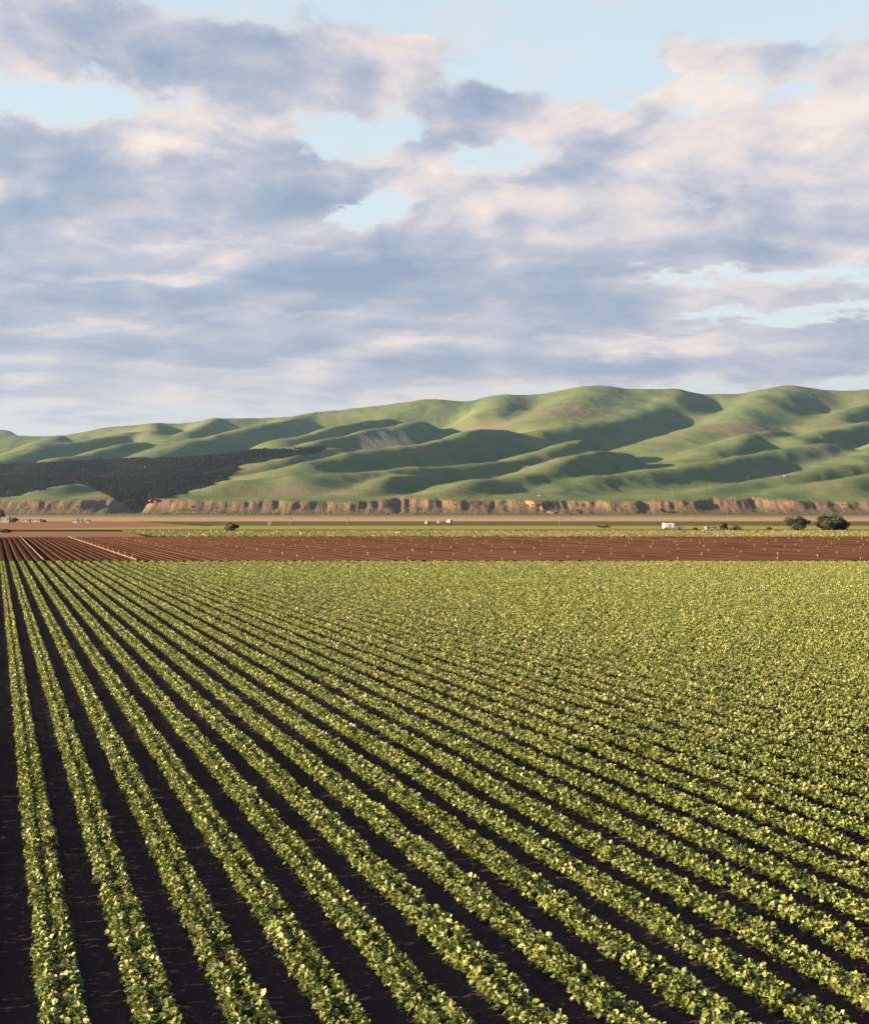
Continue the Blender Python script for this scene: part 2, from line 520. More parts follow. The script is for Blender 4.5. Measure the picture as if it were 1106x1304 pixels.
spurs = [
    # (half width, [(px, py, depth) ...])
    (300, [(-80, 556, 4700), (17, 554, 4700), (60, 556, 4700), (103, 552, 4700), (165, 546, 4700)]),
    (210, [(150, 547, 4700), (185, 540, 4650), (223, 538, 4650), (250, 537, 4650), (292, 533, 4650), (330, 536, 4700)]),
    (300, [(330, 537, 4750), (380, 531, 4750), (405, 525, 4750), (463, 518.5, 4750), (497, 514.5, 4750), (539, 514, 4750)]),
    (60, [(538, 514, 4760), (549, 511, 4760), (560, 514, 4760)]),
    (260, [(560, 514.5, 4750), (594, 514, 4750), (621, 508, 4750), (649, 508, 4750), (680, 509, 4750)]),
    (260, [(690, 506, 4750), (721, 498, 4750), (740, 496, 4750), (767, 495, 4750), (788, 499, 4750), (819, 504.5, 4750)]),
    (230, [(819, 505, 4750), (843, 501, 4750), (860, 500, 4750), (891, 502, 4750), (932, 506.5, 4750)]),
    (260, [(932, 506.5, 4750), (960, 504, 4750), (985, 498, 4750), (1008, 494.5, 4750), (1035, 496, 4750), (1106, 496, 4750), (1200, 500, 4750), (1320, 492, 4750), (1500, 505, 4750), (1700, 520, 4750)]),
    # right
    (210, [(1008, 495, 4700), (985, 503, 4550), (968, 515, 4350), (945, 529, 4150), (915, 545, 3950), (880, 556, 3800), (855, 565, 3700)]),
    (120, [(1007, 551, 3800), (984, 548, 3750), (966, 550.6, 3650), (942, 559, 3550), (906, 577, 3400), (880, 586, 3320)]),
    (110, [(1060, 561, 3450), (1030, 566, 3400), (960, 577, 3280), (906, 588, 3180), (880, 592, 3120), (836, 597, 3050), (792, 604, 2980), (756, 608, 2890), (730, 617, 2810), (708, 627, 2740)]),
    (130, [(1130, 508, 4550), (1085, 524, 4300), (1060, 540, 4000)]),
    (110, [(1150, 528, 4000), (1090, 541, 3850), (1050, 551, 3700), (1025, 556, 3600)]),
    (110, [(1160, 552, 3600), (1135, 565, 3450), (1110, 580, 3300)]),
    (85, [(1130, 585, 2950), (1106, 588.5, 2920), (1069, 593, 2880), (1014, 602, 2830), (960, 613, 2770), (924, 620, 2720), (895, 627, 2680)]),
    (60, [(1140, 598, 2780), (1106, 601, 2760), (1069, 606.6, 2740), (1033, 615, 2710), (996, 625, 2675), (972, 632, 2640)]),
    (230, [(767, 496, 4700), (738, 508, 4450), (715, 523, 4200), (700, 537, 3980)]),
    (95, [(828, 506, 4680), (807, 518, 4450), (789, 530, 4250), (774, 536, 4150)]),
    (140, [(838, 520, 4350), (810, 529.5, 4100), (774, 538, 3950), (738, 542, 3850), (720, 544, 3800), (695, 549, 3720)]),
    (170, [(860, 500, 4700), (850, 514, 4400)]),
    (105, [(764, 559, 3500), (740, 558.5, 3450), (703, 570.5, 3300), (667, 582, 3180), (641, 587, 3100), (594, 591, 3000), (540, 592.5, 2930), (494, 598, 2870), (455, 601, 2820), (423, 603, 2790)]),
    (95, [(789, 574, 3250), (765, 573.5, 3220), (738, 577, 3130), (715, 587, 3030), (694, 599, 2930), (658, 608, 2840), (621, 609.5, 2790)]),
    (140, [(1320, 494, 4700), (1290, 520, 4300), (1230, 548, 3800)]),
    (130, [(1420, 560, 3600), (1330, 572, 3300), (1240, 600, 2900)]),
    (160, [(640, 507, 4700), (632, 517, 4450), (622, 527, 4230)]),
    (125, [(647, 547, 3650), (621, 545, 3600), (603, 548, 3530), (585, 556, 3430), (558, 561.5, 3330), (523, 567, 3200), (461, 574, 3060), (432, 582, 2960), (405, 588.6, 2890), (378, 600, 2810)]),
    (62, [(630, 612, 2760), (612, 612, 2740), (594, 616, 2715), (576, 622, 2685), (552, 630, 2645)]),
    (62, [(535, 603, 2840), (505, 606, 2780), (485, 612, 2725), (470, 622, 2680)]),
    (78, [(428, 609, 2750), (400, 606.5, 2725), (380, 606, 2715), (334, 609, 2705), (288, 611, 2695), (261, 619, 2675), (234, 628, 2650)]),
    # orchard plateau edge and front left mound
    (120, [(-60, 605, 2930), (0, 606, 2910), (100, 607, 2880), (180, 608, 2860), (250, 608, 2850), (290, 604, 2870), (330, 592, 3000), (380, 578, 3180)]),
    (130, [(230, 584, 3180), (290, 580, 3200), (340, 575, 3250), (400, 571, 3300), (430, 569, 3330)]),
    (70, [(-60, 640, 2620), (0, 634, 2650), (45, 624, 2690), (90, 616, 2735)]),
    # left
    (90, [(184, 562, 3800), (154, 566, 3700), (127, 572.5, 3550), (99, 580, 3400), (81, 583, 3320)]),
    (110, [(170, 549, 4300), (140, 556, 4100), (110, 561, 3950), (85, 565, 3850), (55, 573, 3650)]),
    (110, [(85, 554, 4300), (65, 560, 3950), (42, 571, 3650), (20, 581, 3450), (0, 587, 3350)]),
    (100, [(198, 539, 4550), (203, 547, 4350), (200, 560, 4050)]),
    (95, [(275, 534, 4600), (249, 547, 4300), (230, 557, 4100), (212, 563, 3950)]),
    (145, [(380, 532, 4600), (348, 538, 4400), (315, 547, 4200), (270, 556, 4000), (234, 563.5, 3850), (216, 572, 3650), (198, 580, 3480)]),
    (110, [(515, 542.5, 3900), (486, 543.4, 3850), (459, 550, 3750), (432, 556, 3600), (405, 563, 3450), (378, 569.6, 3330), (350, 573, 3260)]),
    (100, [(548, 534, 4200), (532, 537, 4080), (519, 541, 3950)]),
    (100, [(505, 531, 4450), (470, 535, 4250), (440, 541, 4100), (400, 551, 3850), (365, 560, 3650)]),
]


def floor_h(X, Y):
    side = np.clip((X + 1300) / 1700, 0, 1)
    k = 0.052 + 0.016 * side
    h = 28 + k * (Y - 2600)
    over = np.clip((Y - 5500) / 1000, 0, 1)
    return h - over * over * 420


def smooth(A, s):
    k = np.exp(-0.5 * (np.arange(-24, 25) / s) ** 2); k /= k.sum()
    for ax in (0, 1):
        pad = [(24, 24) if i == ax else (0, 0) for i in (0, 1)]
        A = np.apply_along_axis(lambda v: np.convolve(v, k, 'valid'), ax, np.pad(A, pad, 'edge'))
    return A


def terrain(X, Y):
    fl = floor_h(X, Y)
    wx = (fbm(X / 160, Y / 160, 3, 5) - 0.5) * 60
    wy = (fbm(X / 160, Y / 160, 3, 9) - 0.5) * 60
    Xw = X + wx; Yw = Y + wy
    acc = np.zeros_like(X)
    pw = 9.0
    for w, pts in spurs:
        w = w * (1.0 + 0.35 * min(1.0, max(0.0, (min(p[2] for p in pts) - 2700) / 900.0)))
        q = [P(*p) for p in pts]
        x0 = min(a[0] for a in q) - 3.2 * w; x1 = max(a[0] for a in q) + 3.2 * w
        y0 = min(a[1] for a in q) - 3.2 * w; y1 = max(a[1] for a in q) + 3.2 * w
        msk = (Xw > x0) & (Xw < x1) & (Yw > y0) & (Yw < y1)
        if not msk.any(): continue
        xx = Xw[msk]; yy = Yw[msk]
        best = np.full(xx.shape, 1e12); amp = np.zeros(xx.shape); sid = np.zeros(xx.shape)
        for a, b in zip(q[:-1], q[1:]):
            dx, dy = b[0] - a[0], b[1] - a[1]
            t = np.clip(((xx - a[0]) * dx + (yy - a[1]) * dy) / (dx * dx + dy * dy), 0, 1)
            d2 = (xx - a[0] - t * dx) ** 2 + (yy - a[1] - t * dy) ** 2
            fa = float(floor_h(np.array(a[0]), np.array(a[1]))); fb = float(floor_h(np.array(b[0]), np.array(b[1])))
            A = (a[2] - fa) * (1 - t) + (b[2] - fb) * t
            m = d2 < best
            ox_, oy_ = xx - a[0] - t * dx, yy - a[1] - t * dy
            sn = (dx * oy_ - dy * ox_) / (math.hypot(dx, dy) * np.sqrt(d2) + 1e-6) * (1 if dy < 0 else -1)
            sid = np.where(m, sn, sid)
            best = np.where(m, d2, best); amp = np.where(m, A, amp)
        d = np.sqrt(best) / w * np.where(sid > 0, 1 + 0.7 * sid, 1 + 0.22 * sid) if w < 200 else np.sqrt(best) / w
        h = np.maximum(amp, 3.0) * np.exp(-((d / 1.04) ** 2.15))
        acc[msk] += h ** pw
    H0 = fl + acc ** (1 / pw)
    far = np.clip((Y - 3800) / 900, 0, 1) * np.clip((X + 300) / 700, 0, 1)
    H = smooth(H0, 3.4) * (1 - far) + (smooth(H0, 6.0) + 6) * far
    H += (fbm(Xw / 75, Yw / 240, 3, 29) - 0.5) * 7 * np.clip((Y - 2620) / 300, 0.15, 1) + (fbm(X / 90, Y / 90, 3, 21) - 0.5) * 5 + (fbm(X / 22, Y / 22, 3, 33) - 0.5) * 1.2
    # front: the eroded cliff down to the valley floor
    yc = 2528 + (fbm(X / 120, X * 0 + 3.3, 3, 41) - 0.5) * 14
    g = 1 - np.abs(2 * fbm(X / 17, X * 0 + Y / 260, 3, 55, 0.6) - 1)
    yc = yc + (g - 0.7) * 4
    for px, wd in ((160, 26), (168, 18), (507, 7), (521, 6), (627, 8), (965, 9), (822, 12)):
        xc = (px - 553) / 1811.0 * 2570
        yc = yc + 13 * np.exp(-((X - xc) / wd) ** 2) * (4.0 if px < 170 and px > 100 else 1)
    wc = 58 + 45 * np.clip((fbm(X / 95, X * 0 + 5.7, 3, 97) - 0.46) * 4, 0, 1)
    s = np.clip((Y - yc) / wc + (fbm(X / 6.5, Y / 40, 3, 83, 0.6) - 0.5) * 0.2, 0, 1)
    foot = np.clip((Y - 2330) / 240, 0, 1) ** 1.6 * 3.5
    tl = 0.30 + 0.22 * fbm(X / 45, X * 0 + 8.1, 3, 71)
    prof_ = np.where(s < 0.55, tl * (s / 0.55) ** 1.25, np.where(s < 0.82, tl + (s - 0.55) / 0.27 * (0.93 - tl), 0.93 + (s - 0.82) / 0.18 * 0.07))
    return foot * (1 - prof_) + prof_ * H, s


xs = np.arange(-2200, 2800.1, 4.0)
ysn = np.concatenate([np.arange(2325, 2520, 15), np.arange(2520, 2680, 3.0), np.arange(2680, 3400, 5.0), np.arange(3400, 4600, 8.0), np.arange(4600, 6600, 13.0)])
GX, GY = np.meshgrid(xs, ysn)
GZ, GS = terrain(GX, GY)


def project(X, Y, Z):
    return 553 + 1811 * X / Y, 652 - 1811 * (Z - CAM_Z) / Y


def in_poly(px, py, poly):
    r = np.zeros(px.shape, bool)
    n = len(poly)
    for i in range(n):
        x0, y0 = poly[i]; x1, y1 = poly[(i + 1) % n]
        c = ((y0 > py) != (y1 > py)) & (px < (x1 - x0) * (py - y0) / ((y1 - y0) or 1e-9) + x0)
        r ^= c
    return r


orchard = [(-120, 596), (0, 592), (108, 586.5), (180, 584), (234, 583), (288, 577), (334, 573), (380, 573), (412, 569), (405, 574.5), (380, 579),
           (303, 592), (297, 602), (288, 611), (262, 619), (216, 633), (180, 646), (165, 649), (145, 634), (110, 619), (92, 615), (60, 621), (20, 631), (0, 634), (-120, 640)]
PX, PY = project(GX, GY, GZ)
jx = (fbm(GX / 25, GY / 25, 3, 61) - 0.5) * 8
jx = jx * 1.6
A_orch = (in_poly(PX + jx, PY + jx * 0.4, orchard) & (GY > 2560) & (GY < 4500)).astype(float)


def spot(px, py, d, rx, ry):
    x, y, z = P(px, py, d)
    return np.exp(-((GX - x) / rx) ** 2 - ((GY - y) / ry) ** 2)


edge = fbm(GX / 45, GY / 45, 4, 77)
A_bare = 1.5 * spot(508, 553, 3720, 85, 170) + 1.0 * spot(480, 560, 3600, 60, 110) + 0.6 * spot(292, 540, 4450, 16, 90) + 0.4 * spot(375, 548, 4000, 50, 60) + 0.5 * spot(440, 573, 3300, 60, 40)
A_bare = np.clip((A_bare + edge - 0.95) * 3.2, 0, 1)
A_brown = (spot(930, 552, 3900, 110, 90) + spot(990, 546, 3850, 70, 40) + 0.9 * spot(763, 565, 3300, 70, 40) + 0.8 * spot(1000, 588, 3200, 60, 60) + 0.7 * spot(1045, 567, 3380, 40, 30)
           + 0.8 * spot(715, 520, 4200, 130, 120) + 0.6 * spot(620, 530, 4100, 110, 80) + 0.6 * spot(560, 575, 3200, 130, 60) + 0.5 * spot(790, 592, 3080, 40, 40)
           + 0.5 * spot(395, 622, 2660, 160, 30) + 0.5 * spot(195, 545, 4400, 90, 80) + 0.5 * spot(715, 572, 3250, 60, 40) + 0.4 * spot(1085, 548, 3700, 60, 40)
           + 1.0 * spot(120, 626, 2665, 42, 26))
A_brown = np.clip(A_brown * 1.7 * (0.35 + edge), 0, 1)
A_cliff = np.clip((0.90 - GS + (vnoise(GX / 9, GY / 9, 88) - 0.5) * 0.25) * 8, 0, 1) * (GY > 2440)
# raw pink soil above the cliff, and the cut of the track that climbs it
A_cliff = np.maximum(A_cliff, np.clip((spot(122, 624, 2640, 38, 40) - 0.55) * 6, 0, 1))
tx0, tx1 = P(668, 635, 2600)[0], P(708, 649, 2545)[0]
tt = np.clip((GX - tx0) / (tx1 - tx0), 0, 1)
A_track = np.exp(-((GY - (2592 - 60 * tt)) / 7.0) ** 2) * ((GX > tx0) & (GX < tx1 + 10))
me = grid_mesh('hills', GX, GY, GZ, {'cliff': A_cliff, 'bare': A_bare, 'brown': A_brown, 'orchard': A_orch, 'track': A_track})
M_HILL, t, b = new_mat('hill grass and red cliff')
p = t.n.new('ShaderNodeNewGeometry').outputs['Position']
n_big = t.noise(p, 0.006, 5, 0.6)
n_mid = t.noise(p, 0.03, 6, 0.65)
n_fine = t.noise(p, 0.16, 5, 0.7)
gr = t.ramp(t.m('ADD', t.m('MULTIPLY', n_big, 0.6), t.m('MULTIPLY', n_mid, 0.45)),
            [(0.36, (0.054, 0.080, 0.042)), (0.5, (0.080, 0.103, 0.047)), (0.62, (0.112, 0.117, 0.054)), (0.74, (0.122, 0.108, 0.060))])
gr = t.mix(t.map(n_fine, 0.38, 0.7, 0.0, 0.3), gr, (0.045, 0.055, 0.022, 1))
gr = t.mix(t.m('MULTIPLY', t.attr('brown'), 0.75), gr, (0.140, 0.098, 0.075, 1))
barec = t.ramp(n_fine, [(0.3, (0.17, 0.12, 0.075)), (0.45, (0.46, 0.29, 0.20)), (0.65, (0.68, 0.46, 0.33))])
gr = t.mix(t.attr('bare'), gr, barec)
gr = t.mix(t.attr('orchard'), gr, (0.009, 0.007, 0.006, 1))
pv = t.v('MULTIPLY', p, (0.20, 0.02, 0.030))
n_cl = t.noise(pv, 1.0, 6, 0.65)
pv2 = t.v('MULTIPLY', p, (0.012, 0.0, 0.0))
n_cl2 = t.noise(pv2, 1.0, 3, 0.6)
sepz = t.n.new('ShaderNodeSeparateXYZ'); t.l.new(p, sepz.inputs[0])
cl = t.ramp(n_cl, [(0.30, (0.062, 0.042, 0.034)), (0.46, (0.125, 0.068, 0.050)), (0.60, (0.180, 0.088, 0.058)), (0.75, (0.25, 0.115, 0.068))])
cl = t.mix(t.map(n_cl2, 0.35, 0.65, 0.0, 0.55), cl, (0.085, 0.066, 0.045, 1))
lowgreen = t.m('MULTIPLY', t.map(sepz.outputs[2], 2.0, 30.0, 1.0, 0.0, True), t.map(n_mid, 0.35, 0.55, 0.3, 0.95))
cl = t.mix(lowgreen, cl, (0.070, 0.062, 0.034, 1))
gr = t.mix(t.attr('cliff'), gr, cl)
gr = t.mix(t.attr('track'), gr, (0.46, 0.20, 0.10, 1))
t.l.new(gr, b.inputs['Base Color'])
b.inputs['Roughness'].default_value = 0.95
b.inputs['Specular IOR Level'].default_value = 0.0
bump(t, b, t.m('ADD', n_fine, t.m('MULTIPLY', n_cl, t.m('MULTIPLY', t.attr('cliff'), 2.0))), 0.55, 2.5)
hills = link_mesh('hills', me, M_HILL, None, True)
tag(hills, 'green rolling hills above an eroded red earth cliff', None, None, 'structure')

# one far blue hill behind the left end of the range
fx = np.linspace(-4200, -1900, 90); fy = np.linspace(8600, 9800, 30)
FX, FY = np.meshgrid(fx, fy)
FZ = 480 * np.exp(-((FX + 2760) / 330) ** 2) * np.exp(-((FY - 9200) / 330) ** 2) + 440 * np.exp(-((FX + 3400) / 420) ** 2) * np.exp(-((FY - 9250) / 300) ** 2)
FZ += (fbm(FX / 150, FY / 150, 4, 3) - 0.5) * 60 * np.clip(FZ / 200, 0, 1) - 2
tag(link_mesh('far_hill', grid_mesh('far_hill', FX, FY, FZ), M_DGREEN, None, True), 'distant dark hill behind the left end of the range', None, None, 'structure')


def ground_z(x, y):
    i = np.clip(np.searchsorted(ysn, y) - 1, 0, len(ysn) - 2)
    j = np.clip(((np.asarray(x) + 2200) / 4).astype(int), 0, len(xs) - 2)
    fy = (y - ysn[i]) / (ysn[i + 1] - ysn[i]); fx_ = (x - xs[j]) / 4.0
    return (GZ[i, j] * (1 - fx_) + GZ[i, j + 1] * fx_) * (1 - fy) + (GZ[i + 1, j] * (1 - fx_) + GZ[i + 1, j + 1] * fx_) * fy


def hit(px, py):
    """where the line of sight through a photo pixel meets the hills"""
    yy = np.arange(2400, 6000, 2.0)
    x = (px - 553) / 1811.0 * yy
    z = ground_z(x, yy)
    ray = CAM_Z + (652 - py) / 1811.0 * yy
    i = int(np.argmax(z >= ray))
    return float(x[i]), float(yy[i]), float(z[i])


# orchard: one mass of small dark trees
def ico():
    g = (1 + 5 ** 0.5) / 2
    v = np.array([(-1, g, 0), (1, g, 0), (-1, -g, 0), (1, -g, 0), (0, -1, g), (0, 1, g), (0, -1, -g), (0, 1, -g), (g, 0, -1), (g, 0, 1), (-g, 0, -1), (-g, 0, 1)], float)
    v /= np.linalg.norm(v[0])
    f = [(0, 11, 5), (0, 5, 1), (0, 1, 7), (0, 7, 10), (0, 10, 11), (1, 5, 9), (5, 11, 4), (11, 10, 2), (10, 7, 6), (7, 1, 8), (3, 9, 4), (3, 4, 2), (3, 2, 6), (3, 6, 8), (3, 8, 9), (4, 9, 5), (2, 4, 11), (6, 2, 10), (8, 6, 7), (9, 8, 1)]
    return v, np.array(f)


def blob_field(name, cx, cy, cz, r, rz, mat, label, jitter=0.35, rng=RNG):
    v, f = ico()
    n = len(cx)
    jt = 1 + rng.uniform(-jitter, jitter, (n, 12, 1))
    pts = v[None] * jt * np.stack([r, r, rz], -1)[:, None, :] + np.stack([cx, cy, cz], -1)[:, None, :]
    fi = (f[None] + (np.arange(n) * 12)[:, None, None]).reshape(-1)
    me = np_mesh(name, pts.reshape(-1, 3), fi, np.full(n * 20, 3), {'tint': np.repeat(rng.uniform(0.1, 0.9, n), 12)})
    return tag(link_mesh(name, me, mat, None, True), label, None, None, 'stuff')


ox, oy = np.meshgrid(np.arange(-1350, -190, 5.4), np.arange(2570, 4100, 7.0))
ox = ox.ravel() + RNG.uniform(-1.6, 1.6, ox.size); oy = oy.ravel() + RNG.uniform(-1.6, 1.6, oy.size)
oz = ground_z(ox, oy)
qx, qy = project(ox, oy, oz)
jq = (fbm(ox / 22, oy / 22, 3, 62) - 0.5) * 9
keep = in_poly(qx + jq, qy + jq * 0.5, orchard) & (vnoise(ox / 30, oy / 30, 8) > 0.1)
ox, oy, oz = ox[keep], oy[keep], oz[keep]
rr = RNG.uniform(2.9, 4.0, len(ox))
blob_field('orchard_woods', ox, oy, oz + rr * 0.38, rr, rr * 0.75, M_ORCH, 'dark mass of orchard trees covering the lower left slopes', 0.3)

# scrub along the foot of the cliff and in its gullies
sx = RNG.uniform(-1000, 1000, 2600); sy = RNG.uniform(2430, 2600, 2600)
sz = ground_z(sx, sy)
keep = (vnoise(sx / 40, sy / 25, 19) > 0.55) & (sz < 20)
sx, sy, sz = sx[keep], sy[keep], sz[keep]
rr = RNG.uniform(0.5, 1.9, len(sx))
blob_field('scrub_vegetation', sx, sy, sz + rr * 0.4, rr, rr * 0.8, M_OAK, 'low dark scrub scattered along the foot of the red cliff')

# ------------------------------------------------------------------ crop beds
LEAF8 = np.array([(0, 0, 0), (0.30, -0.42, 0.10), (0.34, 0, -0.02), (0.30, 0.42, 0.10), (0.70, -0.40, 0.06), (0.72, 0, -0.05), (0.70, 0.40, 0.06), (1.0, 0, -0.16)])
F8 = [(0, 1, 2), (0, 2, 3), (1, 4, 5, 2), (2, 5, 6, 3), (4, 7, 5), (5, 7, 6)]
LEAF4 = np.array([(0, 0, 0), (0.5, -0.46, 0.07), (1.0, 0, -0.06), (0.5, 0.46, 0.07)])
F4 = [(0, 1, 2), (0, 2, 3)]


SUNV = np.array(to_sun)[None, :]


def leaves(cx, cy, cz, R, H, m, size, tmpl, faces, rng, turn=0.25):
    """leaf blades over low dome shaped plants at cx, cy (arrays)"""
    n = len(cx) * m
    th = rng.uniform(0, 2 * math.pi, n)
    u = np.sqrt(rng.uniform(0, 1, n))
    Rr = np.repeat(R, m); Hh = np.repeat(H, m)
    x = np.repeat(cx, m) + Rr * u * np.cos(th)
    y = np.repeat(cy, m) + Rr * 1.1 * u * np.sin(th)
    z = np.repeat(cz, m) + Hh * (0.12 + 0.88 * np.sqrt(1 - 0.85 * u * u) * (1 - 0.72 * rng.uniform(0, 1, n) ** 1.7) * rng.uniform(0.85, 1.12, n))
    az_ = th + rng.normal(0, 0.7, n)
    pit = np.radians(58 - 50 * u + rng.normal(0, 26, n))
    rol = np.radians(rng.normal(0, 30, n))
    e1 = np.stack([np.cos(az_) * np.cos(pit), np.sin(az_) * np.cos(pit), np.sin(pit)], -1)
    side = np.stack([-np.sin(az_), np.cos(az_), np.zeros(n)], -1)
    up = np.cross(e1, side)
    e2 = side * np.cos(rol)[:, None] + up * np.sin(rol)[:, None]
    e3 = np.cross(e1, e2)
    # blades tilted sunwards to brighten the crop, strongest in the far rows
    sgn = np.sign((e3 * SUNV).sum(1) + 0.35)[:, None]
    e3 = e3 * sgn + SUNV * turn
    e3 /= np.linalg.norm(e3, axis=1)[:, None]
    e1 = e1 - e3 * (e1 * e3).sum(1)[:, None]
    e1 /= np.linalg.norm(e1, axis=1)[:, None] + 1e-9
    e2 = np.cross(e3, e1)
    ln = size * rng.uniform(0.7, 1.3, n) * np.repeat(R / R.mean(), m)
    wd = ln * rng.uniform(0.75, 1.0, n)
    c = np.stack([x, y, z], -1) - e1 * (ln * 0.45)[:, None]
    k = len(tmpl)
    V = c[:, None, :] + e1[:, None, :] * (tmpl[None, :, 0:1] * ln[:, None, None]) + e2[:, None, :] * (tmpl[None, :, 1:2] * wd[:, None, None]) + e3[:, None, :] * (tmpl[None, :, 2:3] * ln[:, None, None])
    lp = np.concatenate([np.array(f) for f in faces]); szs = np.array([len(f) for f in faces])
    loops = (lp[None] + (np.arange(n) * k)[:, None]).ravel()
    tint = np.clip(rng.normal(0.38, 0.25, n) + 0.25 * (z - np.repeat(cz, m)) / Hh - 0.12, 0, 1)  # upper leaves paler, lower ones darker: shading put into the tint
    return V.reshape(-1, 3), loops, np.tile(szs, n), np.repeat(tint, k)


def line_mesh(k, off, y0, rng):
    parts = []
    base = 0
    for (ya, yb, step, m, size, tm, fc) in ((y0, 36, 0.225, 64, 0.068, LEAF8, F8), (36, 60, 0.24, 34, 0.080, LEAF4, F4),
                                           (60, 100, 0.27, 28, 0.092, LEAF4, F4), (100, END_Y, 0.30, 20, 0.112, LEAF4, F4)):
        a = max(ya, y0)
        if a >= yb: continue
        yy = np.arange(a, yb, step * UY)
        if not len(yy): continue
        yy = yy + rng.uniform(-0.05, 0.05, len(yy))
        yy = yy[rng.uniform(0, 1, len(yy)) > 0.015]
        cx = bed_x(k, yy) + off + rng.normal(0, 0.016, len(yy))
        vig = 0.86 + 0.28 * fbm(cx / 1.6 + k * 3.1, yy / 1.3, 3, 91)
        sc = vig * rng.uniform(0.86, 1.14, len(yy))
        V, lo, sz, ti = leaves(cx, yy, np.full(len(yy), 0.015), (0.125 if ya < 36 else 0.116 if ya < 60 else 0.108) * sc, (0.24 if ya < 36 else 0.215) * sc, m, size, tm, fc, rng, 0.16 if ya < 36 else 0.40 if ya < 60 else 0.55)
        parts.append((V, lo + base, sz, ti)); base += len(V)
    return [np.concatenate([q[i] for q in parts]) for i in range(4)]


def bed_label(k):
    words = ['first', 'second', 'third', 'fourth', 'fifth', 'sixth', 'seventh', 'eighth', 'ninth', 'tenth', 'eleventh', 'twelfth', 'thirteenth', 'fourteenth', 'fifteenth',
             'sixteenth', 'seventeenth', 'eighteenth', 'nineteenth', 'twentieth']
    if k <= 9:
        return 'green double-row crop bed running off the bottom edge, %s from the left' % words[k - 1]
    if k <= 29:
        return 'green double-row crop bed running off the right edge, %s up from the bottom corner' % words[k - 10]
    if k <= 55:
        return 'narrow green crop bed crossing the right side of the field halfway back'
    return 'thin green crop bed merging into the far right part of the field'


K0, K1 = -1, 111
for k in range(K0, K1):
    rng = np.random.default_rng(1000 + k)
    y0 = max(14.2, 1.465 * (k - 0.28) - 1.5)
    if y0 > END_Y - 7: continue
    root = empty('crop_bed', (0, 0, 0))
    lab = bed_label(k) if k > 0 else 'green double-row crop bed just outside the left edge of the field view'
    tag(root, lab, 'crop bed', 'green crop beds in the near field')
    root.location = (bed_x(k, y0), y0, 0)
    # soil ridge
    yv = np.arange(y0, END_Y + 0.01, 0.5) if y0 < 60 else np.linspace(y0, END_Y, 60)
    yv[-1] = END_Y
    pr = np.array([(-0.43, -0.01), (-0.36, 0.004), (-0.30, 0.012), (-0.25, 0.022), (-0.15, 0.035), (0.0, 0.03), (0.15, 0.035), (0.25, 0.022), (0.30, 0.012), (0.36, 0.004), (0.43, -0.01)])
    U, YY = np.meshgrid(pr[:, 0], yv)
    ZZ = np.repeat(pr[None, :, 1], len(yv), 0)
    nz = rng.normal(0, 1, U.shape)
    ZZ = ZZ + np.where(ZZ > 0, nz * 0.006, 0)
    XX = bed_x(k, YY) + U * PITCH + np.where(np.abs(U) < 0.42, nz[:, ::-1] * 0.010, 0)
    o = link_mesh('soil_ridge', grid_mesh('soil_ridge', XX - root.location.x, YY - y0, ZZ), M_SOIL, root)
    for off in (-0.142, 0.142):
        V, lo, sz, ti = line_mesh(k, off, y0, rng)
        V = V - np.array([root.location.x, y0, 0])
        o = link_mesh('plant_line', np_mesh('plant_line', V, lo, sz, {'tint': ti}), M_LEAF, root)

# the strip of another green crop beyond the brown field
cx, cy = [], []
rng = np.random.default_rng(5)
for k in range(36, 312, 2):
    y = np.arange(BROWN_Y + 4, STRIP_Y, 1.3)
    x = bed_x(k, y)
    m = (x > SLOPE * y + 37 + rng.uniform(-2, 2, len(y))) & (x < 0.36 * y + 6)
    cx.append(x[m]); cy.append(y[m])
cx = np.concatenate(cx); cy = np.concatenate(cy)
cx = cx + rng.uniform(-0.2, 0.2, len(cx)); cy = cy + rng.uniform(-0.4, 0.4, len(cy))
V, lo, sz, ti = leaves(cx, cy, np.full(len(cx), 0.02), np.full(len(cx), 0.55), np.full(len(cx), 0.45), 16, 0.28, LEAF4, F4, rng, 0.35)
tag(link_mesh('strip_vegetation', np_mesh('strip_vegetation', V, lo, sz, {'tint': ti}), M_STRIP), 'yellow green crop strip beyond the brown field', None, None, 'stuff')

